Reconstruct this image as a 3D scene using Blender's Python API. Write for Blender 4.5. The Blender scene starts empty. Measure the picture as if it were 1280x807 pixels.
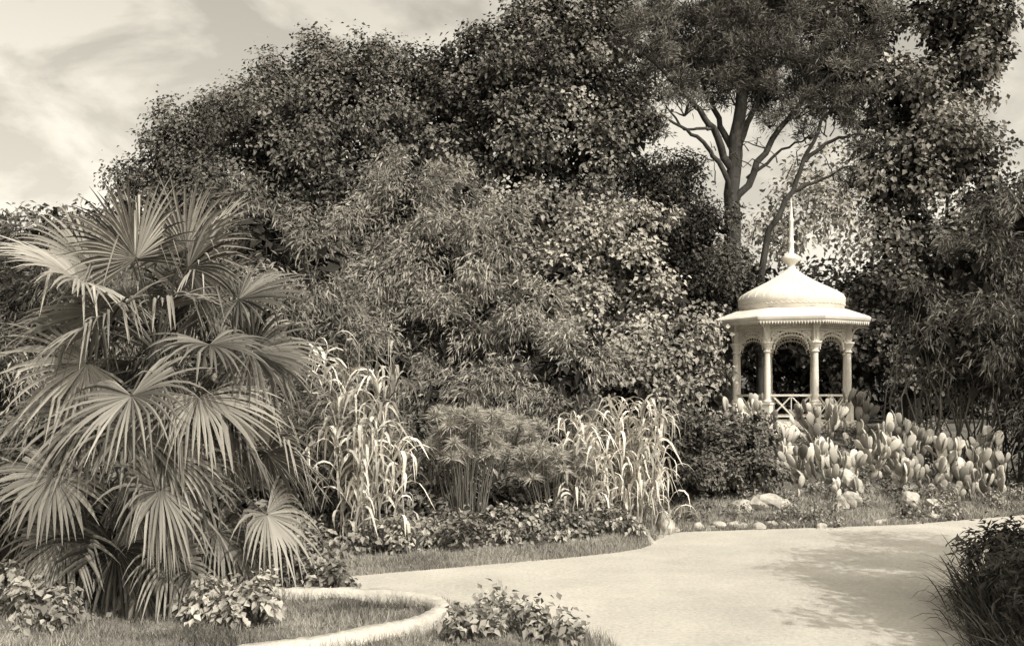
import bpy, math
import numpy as np
from mathutils import Vector
rng = np.random.default_rng(11)
PI = math.pi
SEP = (1.0, 0.945, 0.85)

# ---------------------------------------------------------------- helpers
def S(t):
    t = np.clip(t, 0, 1); return t*t*(3-2*t)
def unit(v):
    return v/np.maximum(np.linalg.norm(v, axis=-1, keepdims=True), 1e-9)
def rsph(n):
    return unit(rng.normal(size=(n, 3)))

class MB:
    def __init__(s):
        s.v=[]; s.t=[]; s.l=[]; s.c=[]; s.n=0
    def add(s, v, f, tone=0.5):
        v=np.asarray(v,float).reshape(-1,3); f=np.asarray(f,int)
        s.v.append(v); s.t.append(np.broadcast_to(np.asarray(tone,float),(len(v),)).copy())
        s.l.append((f+s.n).ravel()); s.c.append(np.full(len(f), f.shape[1])); s.n+=len(v)
    def build(s, name, mat, smooth=False, parent=None):
        v=np.concatenate(s.v); l=np.concatenate(s.l); c=np.concatenate(s.c); t=np.concatenate(s.t)
        me=bpy.data.meshes.new(name)
        me.vertices.add(len(v)); me.vertices.foreach_set('co', v.astype(np.float32).ravel())
        me.loops.add(len(l)); me.loops.foreach_set('vertex_index', l.astype(np.int32))
        me.polygons.add(len(c))
        st=np.concatenate([[0],np.cumsum(c)[:-1]])
        me.polygons.foreach_set('loop_start', st.astype(np.int32))
        me.polygons.foreach_set('loop_total', c.astype(np.int32))
        me.polygons.foreach_set('use_smooth', np.full(len(c), smooth))
        a=me.attributes.new('tone','FLOAT','POINT'); a.data.foreach_set('value', t.astype(np.float32))
        me.update(calc_edges=True); me.validate()
        me.materials.append(mat)
        o=bpy.data.objects.new(name, me); bpy.context.scene.collection.objects.link(o)
        if parent: o.parent=parent
        return o
    def tube(s, pts, rad, n=8, tone=0.5, cap=True):
        pts=np.asarray(pts,float); m=len(pts); rad=np.broadcast_to(np.asarray(rad,float),(m,))
        tg=np.gradient(pts,axis=0); tg=unit(tg)
        ref=np.array([0,0,1.]) if abs(tg[0][2])<.9 else np.array([1.,0,0])
        a=np.cross(tg,ref); a=unit(a); b=np.cross(tg,a)
        th=np.arange(n)*2*PI/n
        v=pts[:,None,:]+rad[:,None,None]*(np.cos(th)[None,:,None]*a[:,None,:]+np.sin(th)[None,:,None]*b[:,None,:])
        i=np.arange(m-1)[:,None]*n; j=np.arange(n)[None,:]; k=(j+1)%n
        f=np.stack([i+j,i+k,i+n+k,i+n+j],-1).reshape(-1,4)
        s.add(v,f,tone)
        if cap:
            for e in (0,m-1):
                s.add(v[e], [list(range(n)) if e else list(range(n))[::-1]], tone)
    def box(s, c, sz, rz=0, tone=0.5):
        x,y,z=np.array(sz)/2
        v=np.array([[-x,-y,-z],[x,-y,-z],[x,y,-z],[-x,y,-z],[-x,-y,z],[x,-y,z],[x,y,z],[-x,y,z]])
        R=np.array([[math.cos(rz),-math.sin(rz),0],[math.sin(rz),math.cos(rz),0],[0,0,1]])
        s.add(v@R.T+np.array(c), [[3,2,1,0],[4,5,6,7],[0,1,5,4],[1,2,6,5],[2,3,7,6],[3,0,4,7]], tone)
    def lathe(s, c, prof, n=32, rot=0., tone=.5):
        prof=np.asarray(prof,float); th=np.arange(n)*2*PI/n+rot
        v=np.stack([prof[:,0,None]*np.cos(th),prof[:,0,None]*np.sin(th),np.repeat(prof[:,1,None],n,1)],-1)+np.array(c)
        m=len(prof); i=np.arange(m-1)[:,None]*n; j=np.arange(n)[None,:]; k=(j+1)%n
        s.add(v,np.stack([i+j,i+k,i+n+k,i+n+j],-1).reshape(-1,4),tone)

def leafset(mb, p, out, L, W, mode, tone, droop=.15):
    n=len(p); r=rsph(n)
    if mode=='broad':
        nr=unit(out*.55+np.array([0,-.05,.55])+r*.65)
        a=unit(np.cross(nr, rsph(n))+out*.35+np.array([0,0,-.3]))
    elif mode=='narrow':
        a=unit(out*.75+np.array([0,0,-.45])+r*.6); nr=unit(rsph(n)*.8+np.array([0,0,.6]))
    else: # up tufts
        a=unit(out*.7+np.array([0,0,.35])+r*.7); nr=rsph(n)
    b=unit(np.cross(a,nr))
    L=np.broadcast_to(L,(n,))[:,None]; W=np.broadcast_to(W,(n,))[:,None]
    nn=np.cross(b,a)
    v=np.stack([p, p+a*L*.42+b*W*.5+nn*W*.12, p+a*L-np.array([0,0,1.])*L*droop, p+a*L*.42-b*W*.5+nn*W*.12],1)
    f=np.arange(4*n).reshape(n,4)
    mb.add(v.reshape(-1,3), f, np.repeat(np.broadcast_to(tone,(n,)),4))

def crown(mb, lobes, L=.2, W=.13, mode='broad', cover=.7, sig=.13, base=.5, per=7, inner=True, squash=.8, subr=(.24,.48), tips=0.0):
    la=L*W*.5
    for lb in lobes:
        x,y,z,r=lb[:4]; lt=lb[4] if len(lb)>4 else 0.  # lt: lobe tone offset, lit tops and shaded bottoms painted in
        c=np.array([x,y,z])
        k=int(9+r*6)
        d=rsph(k*2); d=d[d[:,2]>-.75][:k]
        for di in d:
            if di[1]>.4 and rng.random()<.75: continue
            sr=r*rng.uniform(*subr); sc=c+di*r*rng.uniform(.56,1.12)*np.array([1,1,squash+.1])
            st=rng.normal(0,.14)
            nt=max(4,int(4*PI*sr*sr*cover/la/per))
            u=rsph(nt); rr=rng.random(nt)**.35*(1+rng.normal(0,.15+tips,nt))
            tw=sc+u*(sr*rr)[:,None]*np.array([1,1,squash])
            tt=rng.normal(0,.1,nt)
            P=np.repeat(tw,per,0)+rng.normal(0,sig,(nt*per,3))
            o=unit(np.repeat(unit(u*.65+di*.4),per,0)+rng.normal(0,.2,(nt*per,3)))
            sz=rng.uniform(.6,1.3,nt*per)
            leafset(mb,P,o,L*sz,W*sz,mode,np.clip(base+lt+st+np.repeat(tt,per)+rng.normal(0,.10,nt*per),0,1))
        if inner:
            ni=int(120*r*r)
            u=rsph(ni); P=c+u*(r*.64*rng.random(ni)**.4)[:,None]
            leafset(mb,P,u,.34,.22,'broad',.0)  # dark leaf core, the crown's inner shade put into the tone

def limb(mb,a,b,r0,r1,wob=.25,n=6,seg=7,tone=.4):
    a=np.array(a,float); b=np.array(b,float); t=np.linspace(0,1,seg)[:,None]
    p=a+(b-a)*t; p[:,2]+= np.sin(t[:,0]*PI)*np.linalg.norm(b-a)*.07
    w=rng.normal(0,wob*np.linalg.norm(b-a)/12,(seg,3)); w[0]=0; w[-1]=0
    mb.tube(p+w, np.linspace(r0,r1,seg), n, tone)
    return p+w

# ---------------------------------------------------------------- materials
def newmat(name):
    m=bpy.data.materials.new(name); m.use_nodes=True; nt=m.node_tree; nt.nodes.clear()
    return m,nt,nt.nodes.new('ShaderNodeOutputMaterial')
def sep(g): return (g*SEP[0],g*SEP[1],g*SEP[2],1)
def leafmat(name, dark, light, tr=0., gloss=.0):
    m,nt,out=newmat(name); N=nt.nodes; K=nt.links
    at=N.new('ShaderNodeAttribute'); at.attribute_name='tone'
    cr=N.new('ShaderNodeValToRGB'); cr.color_ramp.elements[0].color=sep(dark); cr.color_ramp.elements[1].color=sep(light)
    K.new(at.outputs['Fac'],cr.inputs[0])
    d=N.new('ShaderNodeBsdfDiffuse'); K.new(cr.outputs[0],d.inputs[0]); last=d
    if tr>0:
        t=N.new('ShaderNodeBsdfTranslucent'); mx=N.new('ShaderNodeMixShader'); K.new(cr.outputs[0],t.inputs[0]); mx.inputs[0].default_value=tr
        K.new(d.outputs[0],mx.inputs[1]); K.new(t.outputs[0],mx.inputs[2]); last=mx
    if gloss>0:
        g=N.new('ShaderNodeBsdfGlossy'); g.inputs['Roughness'].default_value=.55; g.inputs[0].default_value=(.9,.86,.78,1)
        m2=N.new('ShaderNodeMixShader'); m2.inputs[0].default_value=gloss
        K.new(last.outputs[0],m2.inputs[1]); K.new(g.outputs[0],m2.inputs[2]); last=m2
    K.new(last.outputs[0],out.inputs[0]); return m
def noisemat(name, lo, hi, scale=3., rough=.8, bump=.3, bscale=20., stretch=(1,1,1), tonemix=False, spec=.3, fine=0.):
    m,nt,out=newmat(name); N=nt.nodes; K=nt.links
    tc=N.new('ShaderNodeTexCoord'); mp=N.new('ShaderNodeMapping'); mp.inputs['Scale'].default_value=stretch
    K.new(tc.outputs['Object'],mp.inputs[0])
    n=N.new('ShaderNodeTexNoise'); n.inputs['Scale'].default_value=scale; n.inputs['Detail'].default_value=9; n.inputs['Roughness'].default_value=.65
    K.new(mp.outputs[0],n.inputs['Vector'])
    cr=N.new('ShaderNodeValToRGB'); e=cr.color_ramp.elements; e[0].position=.33; e[1].position=.68; e[0].color=sep(lo); e[1].color=sep(hi)
    K.new(n.outputs['Fac'],cr.inputs[0])
    p=N.new('ShaderNodeBsdfPrincipled'); p.inputs['Roughness'].default_value=rough; p.inputs['Specular IOR Level'].default_value=spec
    col=cr.outputs[0]
    if fine>0:
        nf=N.new('ShaderNodeTexNoise'); nf.inputs['Scale'].default_value=scale*30; nf.inputs['Detail'].default_value=4; K.new(mp.outputs[0],nf.inputs['Vector'])
        mr=N.new('ShaderNodeMapRange'); mr.inputs[1].default_value=.3; mr.inputs[2].default_value=.7; mr.inputs[3].default_value=1-fine; mr.inputs[4].default_value=1+fine; K.new(nf.outputs['Fac'],mr.inputs[0])
        mf=N.new('ShaderNodeMix'); mf.data_type='RGBA'; mf.blend_type='MULTIPLY'; mf.inputs[0].default_value=1; K.new(col,mf.inputs[6]); K.new(mr.outputs[0],mf.inputs[7]); col=mf.outputs[2]
    if tonemix:
        at=N.new('ShaderNodeAttribute'); at.attribute_name='tone'
        mx=N.new('ShaderNodeMix'); mx.data_type='RGBA'; mx.blend_type='MULTIPLY'; mx.inputs[0].default_value=1
        K.new(col,mx.inputs[6]); K.new(at.outputs['Fac'],mx.inputs[7]); col=mx.outputs[2]
    K.new(col,p.inputs['Base Color'])
    n2=N.new('ShaderNodeTexNoise'); n2.inputs['Scale'].default_value=bscale; n2.inputs['Detail'].default_value=6
    K.new(mp.outputs[0],n2.inputs['Vector'])
    b=N.new('ShaderNodeBump'); b.inputs['Strength'].default_value=bump; b.inputs['Distance'].default_value=.03
    K.new(n2.outputs['Fac'],b.inputs['Height']); K.new(b.outputs[0],p.inputs['Normal'])
    K.new(p.outputs[0],out.inputs[0]); return m

M_dark=leafmat('foliage_dark',.025,.22)
M_mid=leafmat('foliage_mid',.03,.40)
M_light=leafmat('foliage_light',.06,.50)
M_haze=leafmat('foliage_haze',.16,.38)  # pale leaf colour with distance haze painted in
M_pine=leafmat('foliage_pine',.03,.23)
M_palm=leafmat('palm_leaf',.012,.34,0,.03)
M_cane=leafmat('cane_leaf',.10,.74,.15)
M_cact=leafmat('cactus_skin',.13,.54)
M_grass=leafmat('grass_blades',.07,.38)
M_shade=leafmat('foliage_shade',.015,.10)  # extra dark leaf colour, shade painted in for the bottom-right clump
M_bark=noisemat('bark',.04,.14,4,.9,.8,14,(1,1,.3))
M_pbark=noisemat('pine_bark',.022,.065,5,.95,.9,10,(1,1,.35))
M_white=noisemat('white_paint',.56,.76,2.5,.6,.12,30)
M_roof=noisemat('roof_paint',.50,.72,1.6,.75,.35,9,fine=.07)
M_ground=noisemat('soil_grass',.3,.75,2.2,.95,.7,25,tonemix=True,spec=.1,fine=.2)
M_path=noisemat('gravel_path',.38,.50,.7,.95,.5,60,(1,1,1),spec=.1,fine=.12)
M_rock=noisemat('rock',.2,.5,4,.9,.8,9)
M_edge=noisemat('border_edging',.34,.50,5,.95,.6,30,fine=.15)

# ---------------------------------------------------------------- terrain
BX=[-600,-8,-3.3,-2.28,-1.44,-.43,.67,1.5,1.9,2.15,2.3,2.46,4.95,6.95,9.9,14,600]
BY=[11.9,11.9,12.3,12.9,13.36,13.9,14.5,15.05,15.45,15.95,16.6,17.3,17.9,18.4,20.0,21.3,22]
NX=[-600,-12,-3.3,-2.0,-1.44,-.69,0,.46,.86,.95,1.0,1.05,600]
NY=[11.6,11.6,11.6,11.7,11.5,11.1,10.5,9.9,9.3,8.4,5,-50,-60]
def yb(x): return np.interp(x,BX,BY)
def yn(x): return np.interp(x,NX,NY)
def H(x,y):
    x=np.asarray(x,float); y=np.asarray(y,float)
    t=y-yb(x); w=S((x-2.)/3.)
    h=.10*S(t/.35)+(w*1.45+(1-w)*.5)*S(t/6.8)
    h=h+.09*S((yn(x)-y)/.3)
    inb=S(t/.6)+S((yn(x)-y)/.5)
    return h+inb*.02*(np.sin(x*7.1+y*3.)+np.sin(y*8.3-x*2.2))
xs=np.concatenate([np.linspace(-700,-40,12),np.linspace(-38,-11,14),np.arange(-10.5,14,.14),np.linspace(15,40,14),np.linspace(60,700,12)])
ys=np.concatenate([np.linspace(-60,4,10),np.arange(5,28,.14),np.linspace(29,60,16),np.linspace(90,900,12)])
X,Y=np.meshgrid(xs,ys,indexing='ij'); Z=H(X,Y)
t=Y-yb(X); tn=yn(X)-Y
tone=np.full(X.shape,.2)
tone=np.where((t>0)&(t<.75)&(X<2.0),.55,tone)
tone=np.where((t>0)&(t<2.2)&(X>2.0),.45,tone)
tone=np.where(tn>0,.30,tone)
tone=np.where((t<0)&(tn<0),.7,tone)
mb=MB(); nx,ny=X.shape
i=np.arange(nx-1)[:,None]*ny; j=np.arange(ny-1)[None,:]
mb.add(np.stack([X,Y,Z],-1).reshape(-1,3), np.stack([i+j,i+ny+j,i+ny+j+1,i+j+1],-1).reshape(-1,4), tone.ravel())
mb.build('ground',M_ground,True)
# path sheet
mb=MB()
px=np.concatenate([np.arange(-4.5,16,.12)])
top=yb(px)+.04+rng.normal(0,.015,len(px)); bot=np.maximum(yn(px)-.04,2.)
bot=np.where(px>1.0,2.,bot)+rng.normal(0,.015,len(px))
nr=30; tt=np.linspace(0,1,nr)[None,:]
PX=np.repeat(px[:,None],nr,1); PY=bot[:,None]+(top-bot)[:,None]*tt
i=np.arange(len(px)-1)[:,None]*nr; j=np.arange(nr-1)[None,:]
mb.add(np.stack([PX,PY,np.full(PX.shape,.006)],-1).reshape(-1,3),np.stack([i+j,i+nr+j,i+nr+j+1,i+j+1],-1).reshape(-1,4),.5)
mb.build('gravel_path',M_path)

def ribbon(name,pts,w,z,mat):
    pts=np.array(pts,float); m=MB()
    tq=np.linspace(0,len(pts)-1,90); p=np.stack([np.interp(tq,range(len(pts)),pts[:,k]) for k in (0,1)],-1)
    for _ in range(10): p[1:-1]=(p[:-2]+2*p[1:-1]+p[2:])/4
    tg=unit(np.gradient(p,axis=0)); nn=np.stack([-tg[:,1],tg[:,0]],-1)
    rows=[]
    for o,dz in ((-.5,-.14),(-.46,-.01),(-.3,.03),(.3,.03),(.46,-.01),(.5,-.14)):
        ww=w*(1+rng.normal(0,.05,len(p)))
        q=p+nn*(o*ww)[:,None]; rows.append(np.column_stack([q,np.full(len(p),z+dz)+rng.normal(0,.006,len(p))]))
    V=np.stack(rows,1); k=6
    i=np.arange(len(p)-1)[:,None]*k; j=np.arange(k-1)[None,:]
    m.add(V.reshape(-1,3),np.stack([i+j,i+j+1,i+k+j+1,i+k+j],-1).reshape(-1,4),.5)
    return m.build(name,mat,True)
ring=[(-2.6,11.1),(-1.8,11.1),(-1.18,10.95),(-.78,10.6),(-.66,10.1),(-.8,9.65),(-1.14,9.3),(-1.6,8.8),(-2.3,8.4)]
ribbon('garden_kerb',ring,.22,.17,M_edge)

# grass blades along borders and lawn
def blades(mb,x,y,h,w,tone,lean=.4):
    n=len(x); z=H(x,y)-.01; a=rng.uniform(0,2*PI,n); l=rng.normal(0,lean,(n,2))*h[:,None]
    p=np.stack([x,y,z],-1); s=np.stack([np.cos(a),np.sin(a),0*a],-1)*(w/2)
    tip=p+np.stack([l[:,0],l[:,1],h],-1)
    mb.add(np.stack([p-s,p+s,tip],1).reshape(-1,3),np.arange(3*n).reshape(n,3),np.repeat(tone,3))
mb=MB()
def patch(x,y): return .18*np.sin(x*2.3+1.7*np.sin(y*1.9))+.14*np.sin(y*3.7+x*1.3)
n=30000; x=rng.uniform(-4,2.1,n); tt=np.abs(rng.normal(.33,.28,n))-.08; y=yb(x)+tt
blades(mb,x,y,rng.uniform(.03,.10,n),.012,rng.normal(.6,.18,n)+patch(x,y)*.6)
n=24000; x=rng.uniform(2.2,11,n); y=yb(x)+rng.random(n)**1.6*2-.05
blades(mb,x,y,rng.uniform(.04,.14,n),.016,rng.normal(.5,.2,n)+patch(x,y))
n=52000; x=rng.uniform(-6.5,.95,n); y=rng.uniform(8,11.8,n); k=(y<yn(x)+.05); x=x[k]; y=y[k]
rp=np.array(ring); tq=np.linspace(0,8,60); rp=np.stack([np.interp(tq,range(9),rp[:,q]) for q in (0,1)],-1)
dd=np.min(np.hypot(x[:,None]-rp[None,:,0],y[:,None]-rp[None,:,1]),1); k=dd>.10; x=x[k]; y=y[k]
hh=rng.uniform(.02,.07,len(x))*(1+1.2*np.clip(patch(x*1.7,y*1.7)+.1,0,1)*3)
blades(mb,x,y,hh,.010,np.clip(rng.normal(.38,.2,len(x))+patch(x,y)*1.2,0,1))
mb.build('lawn_grass',M_grass)
# pebbles on path
mb=MB(); n=7000; x=rng.uniform(-2.5,10,n); y=rng.uniform(8,20,n); k=(y<yb(x))&(y>yn(x)); x=x[k]; y=y[k]
r=rng.uniform(.004,.012,len(x))
a=rng.uniform(0,2*PI,len(x))
vs=[np.stack([x+r*np.cos(a+m*PI/2),y+r*np.sin(a+m*PI/2),np.full(len(x),.007)],-1) for m in range(4)]
tp=np.stack([x,y,.007+r*.8],-1); V=np.stack(vs+[tp],1)
f=(np.arange(len(x))[:,None,None]*5+np.array([[0,1,4],[1,2,4],[2,3,4],[3,0,4]])[None]).reshape(-1,3)
mb.add(V.reshape(-1,3),f,.5)
mb.build('path_pebbles',M_edge)

# ---------------------------------------------------------------- trees
def tree(name, foot, top, lobes, r0, mat, **kw):
    t=MB(); foot=np.array(foot,float); top=np.array(top,float)
    tr=limb(t,foot,top,r0,r0*.35,.3,10,10)
    for lb in lobes:
        c=np.array(lb[:3]); 
        k=int(np.clip((c[2]-foot[2])/(top[2]-foot[2]+1e-6)*9-3,1,8))
        b=limb(t,tr[k],c,r0*.32,r0*.07,.5,6)
        for _ in range(3):
            e=c+rsph(1)[0]*lb[3]*.9; limb(t,b[4],e,r0*.09,r0*.03,.5,5,5)
    o=t.build(name,M_bark,True)
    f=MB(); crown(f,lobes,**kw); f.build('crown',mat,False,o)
    return o
A=[(-10.1,32,9.7,1.5),(-8.4,33,11.1,1.6),(-7.4,33.4,12.3,1.05),(-5.9,33,12.6,1.25),(-4.4,33,12.7,1.1),(-5.2,31,10.8,1.8,-.05),
 (-7.1,30.8,9.5,1.8,-.05),(-9.3,31.5,8.0,1.8,-.1),(-4.7,31,8.6,1.9,-.1),(-7.1,30.5,7.4,1.9,-.1),(-10.6,31.5,6.4,1.8,-.1),(-3.4,32.5,11,1.4),
 (-11.2,31.8,8.3,1.2),(-3.1,33,12.6,.95),(-2.5,32.6,11.9,1.1),(-9.6,33,10.6,.8),(-6.6,32.4,11.4,1.1)]
tree('unseen_shade_tree',(-7,32.5,.4),(-6.5,32.5,11.5),A,.38,M_dark,L=.135,W=.085,cover=.50,sig=.15,per=9,base=.52)
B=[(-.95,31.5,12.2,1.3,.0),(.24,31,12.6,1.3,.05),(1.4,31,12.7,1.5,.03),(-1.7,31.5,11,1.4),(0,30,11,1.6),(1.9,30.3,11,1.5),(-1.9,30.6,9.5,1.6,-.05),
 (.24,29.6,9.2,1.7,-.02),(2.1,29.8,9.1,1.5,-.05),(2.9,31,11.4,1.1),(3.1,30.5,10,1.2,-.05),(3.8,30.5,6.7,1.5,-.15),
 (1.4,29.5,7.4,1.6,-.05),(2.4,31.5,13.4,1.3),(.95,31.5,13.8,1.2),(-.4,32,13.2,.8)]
tree('unseen_shade_tree',(.6,32,.5),(.6,31.5,12.5),B,.4,M_mid,L=.14,W=.11,cover=.50,base=.27,sig=.15,per=8)
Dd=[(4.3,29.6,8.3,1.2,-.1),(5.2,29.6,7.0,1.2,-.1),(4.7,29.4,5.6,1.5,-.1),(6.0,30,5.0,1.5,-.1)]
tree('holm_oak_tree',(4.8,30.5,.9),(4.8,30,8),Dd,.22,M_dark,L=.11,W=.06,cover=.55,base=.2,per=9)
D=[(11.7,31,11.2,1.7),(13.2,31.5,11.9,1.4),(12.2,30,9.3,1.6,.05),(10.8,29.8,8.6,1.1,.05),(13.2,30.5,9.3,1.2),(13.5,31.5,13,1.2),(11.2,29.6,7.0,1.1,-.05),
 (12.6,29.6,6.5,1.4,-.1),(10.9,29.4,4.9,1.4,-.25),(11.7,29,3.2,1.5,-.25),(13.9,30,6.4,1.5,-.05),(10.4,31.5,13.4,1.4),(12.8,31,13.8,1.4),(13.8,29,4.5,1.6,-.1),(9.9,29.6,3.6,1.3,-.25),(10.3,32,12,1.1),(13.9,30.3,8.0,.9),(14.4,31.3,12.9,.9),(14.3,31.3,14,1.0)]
tree('unseen_shade_tree',(12,31,1.2),(12,31,12),D,.3,M_mid,L=.15,W=.125,cover=.50,base=.29,sig=.15)

# pine
t=MB()
def poly(pts,r0,r1,n=10):
    pts=np.array(pts,float); m=len(pts); q=np.linspace(0,m-1,m*4)
    p=np.stack([np.interp(q,range(m),pts[:,k]) for k in range(3)],-1)
    for _ in range(3): p[1:-1]=(p[:-2]+2*p[1:-1]+p[2:])/4
    p[1:-1]+=rng.normal(0,.035,(len(p)-2,3)); t.tube(p,np.linspace(r0,r1,len(p)),n,.4)
poly([(6.4,31,.8),(6.5,31,4),(6.55,31,6.7),(6.6,31,9.5),(6.9,31,11.6),(7.1,31,14.2)],.34,.12)
poly([(6.6,31,8.9),(5.9,30.6,10.2),(5.2,30.3,11.0),(3.8,30,12.2)],.13,.04)
poly([(6.6,31,8.2),(6.0,30.6,9.5),(5.3,30.3,9.9),(4.3,30,10.5)],.09,.03)
poly([(6.6,31,9.6),(6.1,31.6,11.2),(5.4,31.8,12.8)],.11,.04)
poly([(6.6,31,8.0),(7.5,30.8,9.5),(8.6,30.6,11.2),(9.8,30.4,12)],.12,.04)
poly([(6.6,31,9.3),(7.2,31.3,10.9),(8.2,31.5,12.5)],.12,.04)
poly([(7.3,30.8,1.3),(7.35,30.8,5.5),(7.5,30.8,7.0),(8.2,30.6,8.3),(8.7,30.4,9.6),(9.4,30.3,10.9)],.13,.04)
poly([(8.6,30.5,9.2),(9.4,30.3,9.9),(10.3,30.2,9.9)],.07,.025)
poly([(8.2,30.6,8.3),(9.1,30.4,8.7),(10.2,30.2,9.1)],.06,.02)
poly([(7.0,31,8.8),(8.0,31,9.6),(9.0,31,10.1)],.06,.02)
poly([(5.9,30.6,10.2),(5.0,30.3,10.1),(4.2,30,11.0)],.05,.02)
for _ in range(34):   # dead twigs
    a=np.array([rng.uniform(5.5,9.5),30.6,rng.uniform(8.5,11)]); limb(t,a,a+np.array([rng.normal(0,.8),rng.normal(0,.5),rng.uniform(.1,1.)]),.022,.006,.8,4,6)
PL=[(3.7,30,12.6,.95),(4.3,30.5,11.4,.8),(4.9,31,13.2,1.1),(5.4,31,12.0,.9),(6.3,31,13.0,1.1),(5.0,30,10.7,.55),(7.2,30.5,12.4,1.0),(7.9,31,11.6,.85),(8.4,31,13,1.2),(9.2,30.5,11.9,1.0),
 (9.9,30.4,12.9,1.1),(10.3,30.3,10.6,.8),(9.5,30.3,10.9,.7),(7.0,31,14,1.3),(5.6,31.3,14.2,1.3),(3.4,31.5,13.9,1.1),(9.2,31.5,14.1,1.3),(6.1,30.5,11.5,.6),(8.8,30.6,10.1,.4),(10.2,30.2,9.4,.5),(3.9,30.4,10.2,.6),(7.0,32,11.6,.9),(8.5,32,12.0,1.1),(4.5,32,12.3,1.1),(7.6,30.6,10.4,.35),(9.9,30.3,8.6,.4),(6.0,32,12.6,1.2),(7.9,32,13.6,1.2),(8.4,30.6,10.8,.6),(6.6,30.3,12.1,.7)]
for lb in PL:
    c=np.array(lb[:3])
    for _ in range(7):
        limb(t,c+np.array([0,.2,-.5])*lb[3],c+rsph(1)[0]*lb[3]*.9*np.array([1,1,.5]),.03,.01,.6,4,4)
pine=t.build('pine_tree',M_pbark,True)
f=MB(); crown(f,PL,L=.19,W=.028,mode='up',cover=.76,sig=.10,base=.42,per=14,inner=False,squash=.6,subr=(.22,.40)); f.build('crown',M_pine,False,pine)
# far trees, haze put into the pale leaf colour
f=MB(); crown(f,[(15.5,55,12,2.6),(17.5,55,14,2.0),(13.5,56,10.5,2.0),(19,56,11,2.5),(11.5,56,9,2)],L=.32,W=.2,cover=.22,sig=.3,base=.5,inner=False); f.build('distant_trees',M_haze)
# thicket
TL=[]
for X0 in np.arange(-21,22,2.1):
    for z0 in (1.2,3.6,5.6)+((7.2,) if X0<-9 or X0<4 else ()):
        if -9<X0<3.5 and z0<4: continue
        TL.append((X0+rng.normal(0,.4),36+rng.normal(0,.6),z0+rng.normal(0,.3),1.7,rng.normal(0,.05)))
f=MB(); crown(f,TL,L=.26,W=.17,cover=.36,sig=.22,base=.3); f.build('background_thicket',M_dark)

# ---------------------------------------------------------------- bamboo masses
def bamboo(name,lobes,mat,**kw):
    t=MB()
    for lb in lobes:
        x,y,z,r=lb[:4]
        for _ in range(7):
            bx=x+rng.normal(0,.35); by=y+rng.uniform(0,.6); g=float(H(bx,by))
            e=np.array([x,y,z])+rsph(1)[0]*r*.9
            limb(t,(bx,by,g),e,.022,.008,.3,5,7,.2)
    o=t.build(name,M_mid)
    f=MB(); crown(f,lobes,**kw); f.build('leaves',mat,False,o)
    return o
KW=dict(L=.18,W=.034,mode='narrow',cover=.45,sig=.11,per=11,squash=.85,tips=.10)
M1=[(-2.7,25.5,7.1,1.15,.05),(-3.65,25.5,6.2,1.25),(-1.5,25.5,6.7,1.15,.05),(-.77,24.8,5.5,1.3,.05),(-2.1,24.6,5.3,1.35),(-3.8,24.6,4.5,1.35,-.03),
 (-2.7,24,3.5,1.25),(-1.35,24,3.6,1.25,.05),(.2,24,4.0,1.2,.08),(-1.5,23.2,2.0,1.15,-.05),(-.2,23,2.5,1.1,.08),(1.15,23,2.8,1.0,.05),(.9,22.6,1.7,.9,-.1)]
bamboo('bamboo_grove',M1,M_mid,**KW,base=.54)
M2=[(.4,26,6.6,1.1),(1.6,25.8,6.1,1.2,.05),(2.75,25.3,5.2,1.1,.05),(1.3,25,4.8,1.25),(3.5,25,4.3,1.1,.05),(2.35,24.5,3.7,1.2,.08),(3.7,24.2,3.1,1.0),(2.7,23.8,2.4,1.0,-.02),(4.25,24.8,3.9,.75),(4.2,24,2.2,.8,-.1),(3.2,25.8,6.4,.8,-.1)]
tree('laurel_tree',(2.4,26.5,.6),(2.3,26.3,5.5),M2,.16,M_mid,L=.13,W=.095,cover=.56,base=.66,per=9)
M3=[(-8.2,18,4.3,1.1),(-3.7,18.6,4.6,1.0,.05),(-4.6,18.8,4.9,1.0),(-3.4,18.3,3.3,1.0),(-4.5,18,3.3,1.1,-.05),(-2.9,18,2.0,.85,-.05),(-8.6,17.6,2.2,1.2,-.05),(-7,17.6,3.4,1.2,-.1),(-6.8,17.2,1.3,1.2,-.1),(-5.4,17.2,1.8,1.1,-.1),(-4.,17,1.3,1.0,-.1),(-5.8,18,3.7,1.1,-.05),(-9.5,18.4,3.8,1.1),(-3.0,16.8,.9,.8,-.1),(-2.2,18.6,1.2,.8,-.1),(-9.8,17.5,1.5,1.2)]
bamboo('bamboo_thicket',M3,M_mid,**{**KW,'cover':.42,'L':.16,'W':.028},base=.38)
M4=[(10.55,22.2,6.0,.8),(9.95,22.2,4.9,.9),(9.1,22.3,3.6,.75,-.05),(10.2,22,3.5,1.0,-.05),(8.7,22.4,4.4,.5,-.1),(10.0,22.2,2.8,.7,-.15),(11.1,21.8,1.6,.8,-.2),(11.5,22,4.1,1.1),(11.5,22,6.2,1.0),(11.4,21.6,.9,.7,-.25),(11.0,21.9,2.6,.9,-.15),(9.3,22.5,2.9,.45,-.1)]
bamboo('bamboo_clump',M4,M_dark,**{**KW,'tips':.22,'cover':.45},base=.42)
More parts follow.
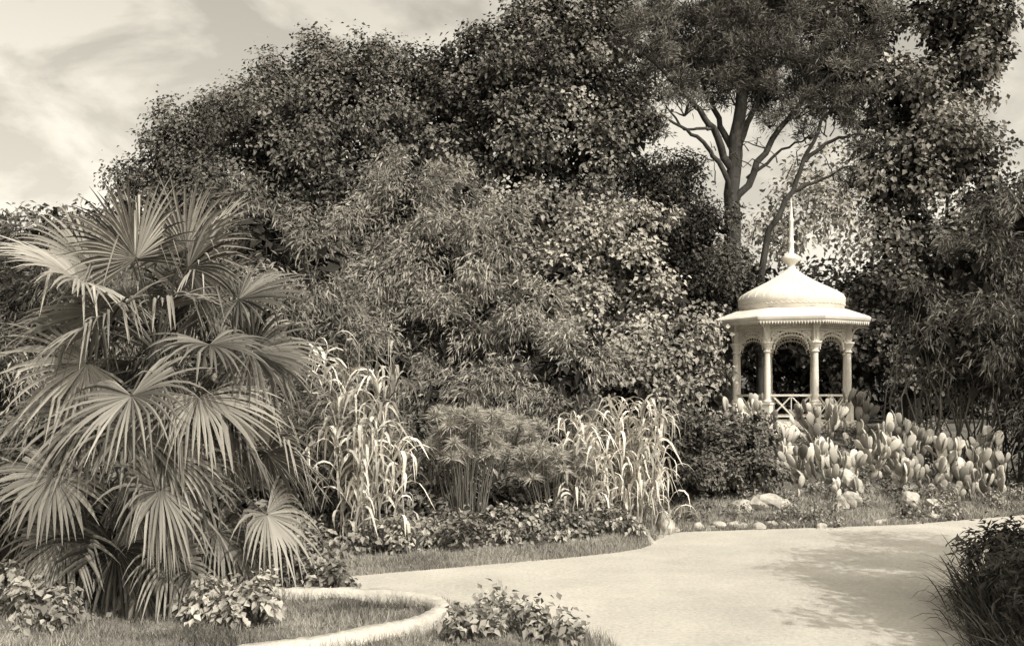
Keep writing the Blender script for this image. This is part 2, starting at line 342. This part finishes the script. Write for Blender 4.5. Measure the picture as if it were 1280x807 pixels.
# trees just outside the view on the right that shade the path
tree('unseen_shade_tree',(7.6,9.4,0),(7.5,9.6,4.4),[(7.5,9.9,4.2,1.3),(8.5,9.2,4.8,1.3),(7.6,8.6,5.0,1.1),(7.2,11.2,3.9,.8),(8.6,11.5,4.4,1.2),(8.9,13.0,4.2,1.0)],.14,M_dark,L=.13,W=.06,cover=.34,inner=False)
tree('unseen_shade_tree',(7.6,6.4,0),(7.4,6.6,4.4),[(7.2,6.7,4.2,1.3),(8.3,6.1,4.8,1.3),(6.6,7.6,3.6,1.1)],.14,M_dark,L=.16,W=.09,cover=.5)  # unseen tree, added to cast shade on the bottom-right clump

# shrubs
def shrub(name,lobes,mat,**kw):
    t=MB()
    for lb in lobes:
        x,y,z,r=lb[:4]
        for _ in range(6):
            limb(t,(x+rng.normal(0,.05),y+rng.normal(0,.05),float(H(x,y))-.03),np.array([x,y,z])+rsph(1)[0]*r*.7,.014,.005,.4,4,5)
    o=t.build(name,M_bark)
    f=MB(); crown(f,lobes,**kw); f.build('leaves',mat,False,o)
SK=dict(L=.085,W=.055,cover=.7,sig=.05,per=6)
shrub('evergreen_shrub',[(4.25,20.3,1.15,.7),(3.8,19.8,.75,.5),(4.7,20.2,1.3,.5),(4.6,19.7,.8,.5),(3.6,20.6,1.0,.55),(4.6,20.8,1.6,.45)],M_dark,**{**SK,'cover':.8},base=.6)
shrub('evergreen_shrub',[(3.1,19.3,.7,.45,-.1),(2.5,20.5,.9,.7,-.1),(3.3,21,1.3,.8,-.1)],M_dark,**SK,base=.4)
NK=dict(cover=.95,sig=.035,per=6,inner=False,subr=(.34,.55))
shrub('broadleaf_shrub',[(-2.75,9.95,.28,.25),(-2.4,9.85,.26,.25),(-3.0,10.0,.22,.2),(-2.6,9.75,.2,.2)],M_light,L=.08,W=.06,base=.5,**NK)
shrub('broadleaf_shrub',[(-2.35,11.4,.32,.28),(-1.95,11.35,.26,.22),(-2.6,11.6,.4,.25)],M_mid,L=.085,W=.06,base=.42,**NK)
shrub('broadleaf_shrub',[(-4.5,10,.30,.26),(-4.15,9.9,.25,.24),(-4.85,10.1,.33,.26),(-5.3,10.2,.35,.3),(-4.4,9.6,.2,.2)],M_mid,L=.085,W=.065,base=.5,**NK)
shrub('broadleaf_shrub',[(-.5,9.25,.2,.16),(-.3,9.6,.22,.18),(0,9.5,.22,.2),(.3,9.3,.2,.16),(-.1,10.0,.2,.16),(.15,9.75,.2,.15),(-.2,9.2,.18,.16),(.5,9.1,.16,.13)],M_mid,L=.085,W=.05,cover=.75,sig=.06,per=6,base=.5,inner=False)
# shrub by the path, bottom right, shade put into its dark leaf colour
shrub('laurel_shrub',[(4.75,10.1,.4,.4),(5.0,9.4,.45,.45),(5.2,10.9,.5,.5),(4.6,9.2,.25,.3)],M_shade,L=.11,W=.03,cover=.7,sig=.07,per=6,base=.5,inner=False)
# groundcover bed
LB=[]
for x in np.arange(-3.,2.0,.28):
    for dy in (.85,1.3,1.8):
        yy=float(yb(x))+dy+rng.normal(0,.15); LB.append((x+rng.normal(0,.09),yy,float(H(x,yy))+.1+.05*dy,rng.uniform(.11,.28),rng.normal(0,.13)))
shrub('groundcover_plants',LB,M_mid,L=.09,W=.06,cover=.6,sig=.06,per=5,base=.5,inner=False)
LB=[]
for x in np.arange(2.8,11,.36):
    for q in (.7,1.8,3.0,4.2,5.4):
        yy=float(yb(x))+q+rng.normal(0,.35); LB.append((x+rng.normal(0,.15),yy,float(H(x,yy))+.06,rng.uniform(.1,.24),rng.normal(0,.12)))
shrub('low_bedding_plants',LB,M_mid,L=.07,W=.04,cover=.5,sig=.07,per=5,base=.45,inner=False)
LB=[]
for x in np.arange(-3.,2.6,.5):
    for dy in (2.8,3.8,5.):
        yy=float(yb(x))+dy; LB.append((x+rng.normal(0,.15),yy,float(H(x,yy))+.3,rng.uniform(.3,.5),rng.normal(0,.08)))
for x in np.arange(-9.5,-3.2,.55):
    for yy in (12.9,13.9,15.2):
        LB.append((x+rng.normal(0,.15),yy+rng.normal(0,.2),.35+.25*(yy-12.5)*rng.uniform(.6,1.1),rng.uniform(.4,.65),rng.normal(0,.08)))
shrub('understorey_shrubs',LB,M_mid,L=.13,W=.05,cover=.5,sig=.1,per=6,base=.24)

# strap leaves
def strap(mb,p,d,L,w,droop,tone,seg=6):
    p=np.array(p,float); d=unit(np.array(d,float)); s=unit(np.cross(d,[0,0,1.])+rng.normal(0,.15,3)); t=np.linspace(0,1,seg)
    c=p+d*(L*t)[:,None]; c[:,2]-=droop*L*t**2.2
    ww=w*np.sin(PI*np.clip(t*.85+.15,0,1))**.7*.5; ww[-1]=.001
    nn=np.cross(s,d)
    V=np.stack([c-s*ww[:,None]+nn*(ww*.4)[:,None],c,c+s*ww[:,None]+nn*(ww*.4)[:,None]],1)
    i=np.arange(seg-1)[:,None]*3; j=np.arange(2)[None,:]
    mb.add(V.reshape(-1,3),np.stack([i+j,i+j+1,i+j+4,i+j+3],-1).reshape(-1,4),tone)
def canes(name,cx,cy,n,h,sx,sy,mat=M_cane,tb0=.5):
    m=MB()
    for _ in range(n):
        x=cx+rng.normal(0,sx); y=cy+rng.normal(0,sy); g=float(H(x,y)); hh=h*rng.uniform(.5,1.05)
        ln=rng.normal(0,.14,2)
        top=np.array([x+ln[0]*hh,y+ln[1]*hh,g+hh]); p=limb(m,(x,y,g-.05),top,.014,.005,.25,5,9,.4)
        tb=rng.normal(tb0,.18); a0=rng.uniform(0,PI)
        for q in range(int(hh*10)):
            u=rng.uniform(.12,1); b=np.array([np.interp(u*8,range(9),p[:,k]) for k in range(3)])
            a=a0+(q%2)*PI+rng.normal(0,.6); L=rng.uniform(.45,.9)
            # leaf leaves the stem at an angle, arches over, then hangs
            k=np.linspace(0,1,9); el=rng.uniform(.8,1.3); turn=rng.uniform(1.9,2.85)
            ang=el-turn*S((k-.05)/rng.uniform(.45,.85))
            st=L/8; hx=np.concatenate([[0],np.cumsum(np.cos(ang[:-1])*st)]); hz=np.concatenate([[0],np.cumsum(np.sin(ang[:-1])*st)])
            hd=np.array([math.cos(a),math.sin(a),0]); c=b+hd*hx[:,None]+np.array([0,0,1.])*hz[:,None]
            s=unit(np.array([-hd[1],hd[0],0])+rng.normal(0,.4,3)); w=rng.uniform(.03,.055)
            ww=w*.5*np.array([.5,.85,1,1,.95,.8,.6,.35,.03])
            V=np.stack([c-s*ww[:,None],c-np.array([0,0,1.])*(ww*.35)[:,None],c+s*ww[:,None]],1)
            i=np.arange(8)[:,None]*3; j=np.arange(2)[None,:]
            m.add(V.reshape(-1,3),np.stack([i+j,i+j+1,i+j+4,i+j+3],-1).reshape(-1,4),np.clip(tb+rng.normal(0,.2),0,1))
    return m.build(name,mat)
canes('giant_reed',-2.1,14.8,24,2.8,.2,.22,M_cane,.55)
canes('giant_reed',-2.6,15.4,10,2.3,.25,.3,M_cane,.35)
canes('giant_reed',2.0,16.9,28,2.05,.26,.2,M_cane,.72)
canes('giant_reed',1.2,16.4,16,1.7,.2,.2,M_cane,.66)
canes('giant_reed',-1.2,16.5,8,1.5,.3,.2,M_mid)
# spiky grass tussocks
def tussock(name,cx,cy,n,h,sp,mat,w=.02,dr=.6,tn=.4):
    m=MB()
    for _ in range(n):
        a=rng.uniform(0,2*PI); r=abs(rng.normal(0,sp)); x=cx+r*math.cos(a); y=cy+r*math.sin(a)
        strap(m,(x,y,float(H(x,y))-.02),(math.cos(a)*.5+rng.normal(0,.2),math.sin(a)*.5+rng.normal(0,.2),1.),h*rng.uniform(.5,1.1),w,rng.uniform(.2,dr),np.clip(rng.normal(tn,.2),0,1),5)
    return m.build(name,mat)
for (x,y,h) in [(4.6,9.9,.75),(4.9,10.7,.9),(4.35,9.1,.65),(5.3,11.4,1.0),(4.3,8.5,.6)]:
    tussock('grass_tussock',x,y,320,h,.18,M_shade,.016,.8,.55)  # tussocks wear the same shade-painted leaf colour
for (x,y,h) in [(.95,15.9,.5),(-.2,15.6,.5),(.3,16.6,.6),(-1.4,15.2,.5),(2.9,18.0,.5)]:
    tussock('grass_tussock',x,y,160,h,.12,M_mid,.02,.8)
# papyrus
def papyrus(name,cx,cy,n,h,sp,r):
    m=MB()
    for _ in range(n):
        a=rng.uniform(0,2*PI); q=rng.random()**.5*sp; x=cx+q*math.cos(a)*.5; y=cy+q*math.sin(a)*.5; g=float(H(x,y))
        hh=h*rng.uniform(.6,1.); top=np.array([cx+q*1.35*math.cos(a),cy+q*1.35*math.sin(a),g+hh])
        limb(m,(x,y,g-.03),top,.009,.006,.1,4,6,.15)
        N=130; u=rsph(N); u[:,2]=np.abs(u[:,2])*.7+.1
        P=np.repeat(top[None],N,0); leafset(m,P,unit(u),r*rng.uniform(.7,1.1,N),.010,'up',np.clip(rng.normal(.65,.15,N),0,1),.35)
    return m.build(name,M_light)
papyrus('papyrus_plant',-.68,15.7,60,1.85,.44,.26)
papyrus('papyrus_plant',.65,16.3,40,1.25,.45,.24)
papyrus('papyrus_plant',-.05,17.3,30,1.6,.4,.25)

# ---------------------------------------------------------------- prickly pears
th=np.linspace(0,PI,9); ph=np.arange(12)*2*PI/12
US=np.stack([np.sin(th)[:,None]*np.cos(ph),np.sin(th)[:,None]*np.sin(ph),np.repeat(np.cos(th)[:,None],12,1)],-1).reshape(-1,3)
i=np.arange(8)[:,None]*12; j=np.arange(12)[None,:]; UF=np.stack([i+j,i+12+j,i+12+(j+1)%12,i+(j+1)%12],-1).reshape(-1,4)
def pad(mb,base,up,side,h,w,tone):
    up=unit(up); side=unit(side-up*np.dot(side,up)); nn=np.cross(up,side)
    z=US[:,2]; wx=w*(1+.22*z)
    V=base+up*((z+1)*h/2)[:,None]+side*(US[:,0]*wx/2)[:,None]+nn*(US[:,1]*.022+.03*z*z*np.sign(nn[1]))[:,None]
    mb.add(V,UF,np.clip(tone+.12*z,0,1))
def cactus(x,y,levels,sz):
    m=MB(); g=float(H(x,y))-.03
    def grow(b,up,side,l,tn):
        h=sz*rng.uniform(.75,1.35); w=h*rng.uniform(.38,.58); pad(m,b,up,side,h,w,np.clip(tn+rng.normal(0,.2),0,1))
        if l<=0: return
        for _ in range(rng.integers(1,4)):
            an=rng.uniform(-1.0,1.0); u=unit(up); s=unit(side-u*np.dot(side,u))
            q=b+u*h*(.5+.46*math.cos(an))+s*w*.5*math.sin(an)
            nu=unit(u*math.cos(an*.6)+s*math.sin(an*.6)+rng.normal(0,.2,3)+np.array([0,0,.45]))
            grow(q,nu,unit(s+rng.normal(0,.7,3)),l-1,tn)
    for _ in range(rng.integers(2,4)):
        a=rng.uniform(0,2*PI)
        grow(np.array([x+rng.normal(0,.22),y+rng.normal(0,.15),g]),np.array([rng.normal(0,.3),rng.normal(0,.25),1.]),np.array([math.cos(a),math.sin(a)*.6,0.]),levels,rng.normal(.5,.22))
    return m.build('prickly_pear_cactus',M_cact,True)
for (x,y,l,s) in [(5.15,20.0,2,.26),(5.55,20.6,2,.27),(6.0,20.2,2,.26),(6.4,21.0,2,.28),(6.9,20.5,2,.27),(7.3,21.2,3,.28),(7.7,20.6,2,.27),(8.1,21.3,3,.27),(8.2,20.6,2,.26),(5.2,21.4,2,.28),(5.9,21.8,2,.28),(6.7,21.9,2,.28),(7.5,22.2,3,.30),(8.3,22.2,3,.28),(5.1,22.6,3,.26),(8.8,21.0,2,.26),(9.2,20.6,2,.25),(8.7,22.0,3,.28),(6.3,19.8,1,.23),(9.3,21.4,3,.27),(5.4,23.7,3,.24),(7.9,23.4,3,.30),(9.7,20.9,2,.25),(9.9,21.4,3,.27),(8.6,20.3,1,.23),(9.0,21.6,3,.27),(9.6,21.9,3,.28),(5.6,19.7,1,.22),(7.0,22.8,3,.28),(6.0,23.0,2,.26)]:
    cactus(x,y,l,s)
# rocks
def rock(x,y,r,sq=.8,name='rock'):
    U=US.copy(); k=rng.normal(0,1,(6,3)); d=1+sum(.10*np.sin(U@(kk*2.6)+q) for q,kk in enumerate(k))
    V=U*d[:,None]*r*np.array([1,.9,sq])+np.array([x,y,float(H(x,y))+r*sq*.5])
    m=MB(); m.add(V,UF,.5); return m.build(name,M_rock,False)
for (x,y,r,s) in [(2.5,17.1,.17,1.3),(4.6,19.0,.26,.7),(4.2,18.9,.18,.8),(6.3,19.3,.2,.9),(6.05,19.2,.15,1),(7.6,19.9,.2,.9),(6.6,20.3,.25,1.1),(5.0,19.1,.15,.8),(7.9,19.6,.15,.8),(4.0,18.5,.12,.8)]:
    rock(x,y,r,s,'garden_rock')
m=MB()
for x in np.concatenate([np.arange(2.7,5.3,.17),np.arange(5.3,9,.3)]):
    x=x+rng.normal(0,.08); y=float(yb(x))+rng.normal(.08,.07); r=rng.uniform(.03,.10)
    k=rng.normal(0,1,(5,3)); d=1+sum(.1*np.sin(US@(kk*2.5)+q) for q,kk in enumerate(k))
    m.add(US*d[:,None]*r*np.array([1.2,1,.8])+np.array([x,y,float(H(x,y))+r*.3]),UF,.5)
m.build('edging_stones',M_rock,False)

# ---------------------------------------------------------------- palm
PX0,PY0=-3.77,11.0
m=MB()
zz=np.linspace(0,2.8,40)
p=np.stack([PX0+.05*np.sin(zz),PY0+0*zz,zz],-1)
m.tube(p,.17+.03*np.sin(zz*23)+rng.normal(0,.012,40)-.02*zz,14,.4)
palm=m.build('windmill_palm',M_bark,False)
m=MB()
for _ in range(2200):
    a=rng.uniform(0,2*PI); z=rng.uniform(.05,2.75)
    strap(m,(PX0+.15*math.cos(a),PY0+.15*math.sin(a),z),(math.cos(a),math.sin(a),rng.uniform(-.3,1.2)),rng.uniform(.08,.22),.014,1.2,rng.uniform(.0,.5),4)
m.build('trunk_fibre',M_palm,False,palm)
leafm=MB(); petm=MB()
def fan(hub,d,up,R,nseg,arc,droop,tn,cup=.25,dead=False):
    d=unit(d); s=unit(np.cross(d,up)); n=np.cross(s,d)
    dl=arc/nseg
    tt=np.array([.02,.18,.36,.52,.68,.84,1.])
    for q in range(nseg):
        a=-arc/2+(q+.5)*dl
        L=R*(.80+.20*math.cos(a*.55))*rng.uniform(.9,1.06)
        r=d*math.cos(a)+s*math.sin(a); r=unit(r+n*cup*(1-math.cos(a))*.35+n*.10+rng.normal(0,.018 if not dead else .08,3))
        dr=droop*rng.uniform(.5,1.5)
        kink=rng.random()<.28*droop+.05
        step=np.diff(np.concatenate([[0],tt]))*L
        dirs=np.repeat(r[None],len(tt),0)
        g=np.maximum(tt-.32,0)**1.3*1.9*dr
        if kink: g=g+np.where(tt>rng.uniform(.5,.7),2.2,0)
        if dead: g=g+1.2
        dirs=unit(dirs+np.stack([0*g,0*g,-g],-1))
        c=hub+np.cumsum(dirs*step[:,None],0)
        w=np.minimum(2*L*tt*math.tan(dl/2),.036); w[3]*=.95; w[4]*=.8; w[5]*=.5; w[6]=.003
        sd=unit(np.cross(r,n)); fo=(w*.45)
        V=np.stack([c-sd*(w/2)[:,None],c+n*fo[:,None],c+sd*(w/2)[:,None]],1)
        k=len(tt); i=np.arange(k-1)[:,None]*3; j=np.arange(2)[None,:]
        tone=np.clip(tn+rng.normal(0,.12)+.15*np.repeat(tt,3),0,1)
        leafm.add(V.reshape(-1,3),np.stack([i+j,i+j+1,i+j+4,i+j+3],-1).reshape(-1,4),tone)
def frond(z0,az,el,pl,R,droop,tn,dead=False):
    d=np.array([math.cos(az)*math.cos(el),math.sin(az)*math.cos(el),math.sin(el)])
    st=np.array([PX0,PY0,z0])+d*.08; t=np.linspace(0,1,8)
    pts=st+d*(pl*t)[:,None]; sag=.16*math.cos(el)+.04
    pts[:,2]-=sag*pl*t**2
    petm.tube(pts,np.linspace(.014,.008,8),6,.2)
    dd=unit(pts[-1]-pts[-2]); dd=unit(dd+np.array([0,0,-.25*math.cos(el)]))
    up=unit(np.array([0,0,1.])+rng.normal(0,.6,3)); 
    if abs(dd[2])>.8: up=unit(np.array([-math.cos(az),-math.sin(az),.3])*(1 if dd[2]>0 else -1)+rng.normal(0,.5,3))
    fan(pts[-1],dd,up,R,int(rng.integers(34,42)),math.radians(rng.uniform(210,300)),droop,tn,dead=dead)
ga=2.39996
for q in range(40):
    u=q/39.; el=math.radians(68-u*90+rng.normal(0,7)); az=q*ga+.6+rng.normal(0,.2)
    frond(2.85-.35*u+rng.normal(0,.04),az,el,rng.uniform(.7,1.2),rng.uniform(.72,1.0),.35+.5*u,rng.normal(.38,.2))
for q in range(30):
    u=q/29.; el=math.radians(-8-u*44+rng.normal(0,9)); az=q*ga+2.1+rng.normal(0,.25)
    frond(2.45-1.3*u,az,el,rng.uniform(.8,1.25),rng.uniform(.66,.92),.8+.5*u,rng.normal(.35,.22))
for q in range(20):   # dead hanging leaves
    az=q*ga+rng.normal(0,.3)
    frond(rng.uniform(1.1,2.1),az,math.radians(rng.uniform(-70,-35)),rng.uniform(.45,.95),rng.uniform(.5,.8),1.2,rng.normal(.62,.15),True)
leafm.build('fronds',M_palm,False,palm); petm.build('petioles',M_palm,True,palm)

# ---------------------------------------------------------------- gazebo
gx,gy,fz=6.98,26.0,1.70
gz=bpy.data.objects.new('gazebo',None); bpy.context.scene.collection.objects.link(gz)
R=1.44; rot=-15.
O=(gx,gy,0)
va=[math.radians(22.5+45*k-90+rot) for k in range(8)]
m=MB(); r8=math.radians(22.5+rot)
m.lathe(O,[(0,fz-.9),(1.75,fz-.9),(1.75,fz-.22),(1.8,fz-.2),(1.8,fz-.12),(1.66,fz-.118),(1.66,fz),(0,fz)],8,r8); m.build('platform',M_white,False,gz)
m=MB()
for a in va:
    x=gx+R*math.cos(a); y=gy+R*math.sin(a)
    m.box((x,y,fz+.20),(.20,.20,.40),a); m.box((x,y,fz+.42),(.24,.24,.05),a)
    m.lathe((x,y,0),[(.085,fz+.445),(.11,fz+.47),(.075,fz+.52),(.078,fz+1.0),(.066,fz+1.62),(.10,fz+1.66),(.07,fz+1.70),(.075,fz+1.74),(.13,fz+1.84),(.15,fz+1.86),(.15,fz+1.90),(.06,fz+1.902)],14)
    m.box((x,y,fz+2.13),(.13,.13,.455),a)
    # outward scroll bracket under the eaves
    br=[(R+.08+.42*(1-math.cos(q)),fz+1.95+.40*math.sin(q)) for q in np.linspace(0,PI/2,9)]
    m.tube([(gx+rr*math.cos(a),gy+rr*math.sin(a),z) for rr,z in br],.018,6,.5)
    m.tube([(gx+(R+.16+.06*math.cos(q))*math.cos(a),gy+(R+.16+.06*math.cos(q))*math.sin(a),fz+2.27+.06*math.sin(q)) for q in np.linspace(0,2*PI,13)],.012,5,.5,False)
m.build('columns',M_white,False,gz)
m=MB(); rl=MB()
for k in range(8):
    a0,a1=va[k],va[(k+1)%8]
    P0=np.array([gx+R*math.cos(a0),gy+R*math.sin(a0)]); P1=np.array([gx+R*math.cos(a1),gy+R*math.sin(a1)])
    dv=P1-P0; Ls=np.linalg.norm(dv); dv/=Ls; rz=math.atan2(dv[1],dv[0]); mid=(P0+P1)/2
    def pt(s,z): q=P0+dv*s; return (q[0],q[1],z)
    w0=.08; w1=Ls-.08
    m.box((mid[0],mid[1],fz+2.40),(Ls-.02,.10,.08),rz)
    m.box((mid[0],mid[1],fz+2.18),(Ls-.14,.045,.03),rz)
    th=np.linspace(0,PI,17); hw=(w1-w0)/2; zc=fz+1.72; hh=.42
    arc=[pt(Ls/2-hw*math.cos(q),zc+hh*math.sin(q)**.8) for q in th]
    m.tube(arc,.022,6,.5)
    arc2=[pt(Ls/2-hw*.84*math.cos(q),zc-.01+hh*.82*math.sin(q)**.8) for q in th]
    m.tube(arc2,.014,5,.5)
    for q in range(1,16):
        a=np.array(arc[q]); b=np.array(arc2[q]); m.tube([a,b],.010,4,.5)
        dn=b+(b-a)*.5; m.tube([b,dn],.009,4,.5)   # pendants
    for s in np.linspace(w0+.05,w1-.05,13):
        u=(s-Ls/2)/hw; za=zc+hh*max(0,1-u*u)**.4
        if fz+2.16-za>.03: m.tube([pt(s,za),pt(s,fz+2.17)],.012,4,.5)
        tt=np.linspace(0,2*PI,11); m.tube([pt(s+.034*math.cos(v),fz+2.275+.06*math.sin(v)) for v in tt],.012,4,.5,False)
        if fz+2.16-za>.12:
            zz0=(za+fz+2.17)/2; m.tube([pt(s+.035*math.cos(v),zz0+.05*math.sin(v)) for v in tt],.012,4,.5,False)
    for sg in (0,1):
        c0=w0+.11 if sg==0 else w1-.11
        m.tube([pt(c0+.075*math.cos(v),fz+2.05+.075*math.sin(v)) for v in np.linspace(0,2*PI,15)],.016,5,.5,False)
    rl.box((mid[0],mid[1],fz+.62),(Ls-.17,.06,.045),rz); rl.box((mid[0],mid[1],fz+.12),(Ls-.24,.05,.04),rz)
    nX=2; ww=(Ls-.24)/nX
    for c in range(nX):
        s0=.12+c*ww; s1=s0+ww
        rl.tube([pt(s0,fz+.14),pt(s1,fz+.60)],.017,5,.5)
        rl.tube([pt(s0,fz+.60),pt(s1,fz+.14)],.0172,5,.5)
        rl.tube([pt(s1,fz+.14),pt(s1,fz+.60)],.014,5,.5)
m.build('arched_frieze',M_white,False,gz); rl.build('railings',M_white,False,gz)
m=MB()
m.lathe(O,[(0,fz+2.60),(1.30,fz+2.445),(1.93,fz+2.38),(1.98,fz+2.40),(2.0,fz+2.46),(1.96,fz+2.50),(1.42,fz+2.70),(1.30,fz+2.72)],8,r8)
for k in range(8):
    a0,a1=va[k],va[(k+1)%8]; Rr=1.95
    for u in np.arange(.02,.98,.045):
        A0=np.array([gx+Rr*math.cos(a0),gy+Rr*math.sin(a0)]); A1=np.array([gx+Rr*math.cos(a1),gy+Rr*math.sin(a1)])
        p0=A0+(A1-A0)*u; p1=A0+(A1-A0)*(u+.036); pm=(p0+p1)/2
        m.add([(p0[0],p0[1],fz+2.41),(p1[0],p1[1],fz+2.41),(p1[0],p1[1],fz+2.35),(pm[0],pm[1],fz+2.28),(p0[0],p0[1],fz+2.35)],[[0,1,2,3,4]],.5)
m.build('eaves',M_white,False,gz)
m=MB()
dome=[(1.24,fz+2.70),(1.27,fz+2.72),(1.275,fz+2.86),(1.30,fz+2.90),(1.30,fz+3.0),(1.24,fz+3.10),(1.08,fz+3.20),(.86,fz+3.31),(.62,fz+3.43),(.40,fz+3.56),(.24,fz+3.66),(.15,fz+3.74)]
m.lathe(O,dome,48)
for k in range(32):
    a=k*PI/16; m.tube([(gx+r*math.cos(a),gy+r*math.sin(a),z) for r,z in dome[4:]],.010,4,.5)
for k in range(64):   # scalloped lip of the dome
    a=k*PI/32; m.tube([(gx+1.285*math.cos(a+q),gy+1.285*math.sin(a+q),fz+2.86-.035*math.sin((q+.05)/.1*PI)) for q in (-.05,-.025,0,.025,.05)],.012,4,.5)
m.build('dome_roof',M_roof,True,gz)
m=MB()
m.lathe(O,[(.19,fz+3.70),(.12,fz+3.78),(.09,fz+3.86),(.13,fz+3.92),(.24,fz+4.0),(.25,fz+4.06),(.17,fz+4.11),(.07,fz+4.17),(.06,fz+4.4),(.085,fz+4.45),(.055,fz+4.5),(.05,fz+4.95),(.07,fz+5.0),(.04,fz+5.05),(.025,fz+5.3),(.006,fz+5.55)],20)
m.build('finial',M_white,True,gz)

# ---------------------------------------------------------------- sky, sun
sunv=Vector((.45,-.6,.75)).normalized()
w=bpy.data.worlds.new('World'); bpy.context.scene.world=w; w.use_nodes=True; nt=w.node_tree; nt.nodes.clear(); N=nt.nodes; K=nt.links
out=N.new('ShaderNodeOutputWorld'); bg=N.new('ShaderNodeBackground'); bg.inputs[1].default_value=.15
sky=N.new('ShaderNodeTexSky'); sky.sky_type='NISHITA'; sky.sun_disc=False; sky.sun_elevation=math.asin(sunv.z); sky.sun_rotation=math.atan2(sunv.x,sunv.y); sky.dust_density=4
bw=N.new('ShaderNodeRGBToBW'); K.new(sky.outputs[0],bw.inputs[0])
tc=N.new('ShaderNodeTexCoord'); mp=N.new('ShaderNodeMapping'); mp.inputs['Scale'].default_value=(1,1,1.9); mp.inputs['Location'].default_value=(.35,.2,.1); K.new(tc.outputs['Generated'],mp.inputs[0])
nz=N.new('ShaderNodeTexNoise'); nz.inputs['Scale'].default_value=6.5; nz.inputs['Detail'].default_value=9; nz.inputs['Roughness'].default_value=.56; nz.inputs['Distortion'].default_value=.3; K.new(mp.outputs[0],nz.inputs['Vector'])
cr=N.new('ShaderNodeValToRGB'); e=cr.color_ramp.elements; e[0].position=.42; e[1].position=.55; e[0].color=(.70,.70,.70,1); e[1].color=(1,1,1,1); K.new(nz.outputs['Fac'],cr.inputs[0])
mu=N.new('ShaderNodeMath'); mu.operation='MULTIPLY'; K.new(bw.outputs[0],mu.inputs[0]); K.new(cr.outputs[0],mu.inputs[1])
mu2=N.new('ShaderNodeMath'); mu2.operation='MULTIPLY'; mu2.inputs[1].default_value=2.4; K.new(mu.outputs[0],mu2.inputs[0])
tn=N.new('ShaderNodeMix'); tn.data_type='RGBA'; tn.blend_type='MULTIPLY'; tn.inputs[0].default_value=1; tn.inputs[7].default_value=(1,.935,.80,1)
K.new(mu2.outputs[0],tn.inputs[6]); K.new(tn.outputs[2],bg.inputs[0]); K.new(bg.outputs[0],out.inputs[0])
sl=bpy.data.lights.new('sun','SUN'); sl.energy=3.6; sl.angle=math.radians(.6); sl.color=(1,.96,.88)
so=bpy.data.objects.new('sun',sl); bpy.context.scene.collection.objects.link(so); so.rotation_euler=sunv.to_track_quat('Z','Y').to_euler()

cam=bpy.data.cameras.new('camera'); co=bpy.data.objects.new('camera',cam); bpy.context.scene.collection.objects.link(co)
co.location=(0,0,2.2); co.rotation_euler=(math.radians(90),0,0); cam.lens=36.56; cam.sensor_width=36; cam.shift_y=.0754; cam.clip_end=2000
sc=bpy.context.scene; sc.camera=co; sc.view_settings.view_transform='Standard'; sc.view_settings.look='None'; sc.view_settings.exposure=0
print('verts',sum(len(o.data.vertices) for o in bpy.data.objects if o.type=='MESH'))
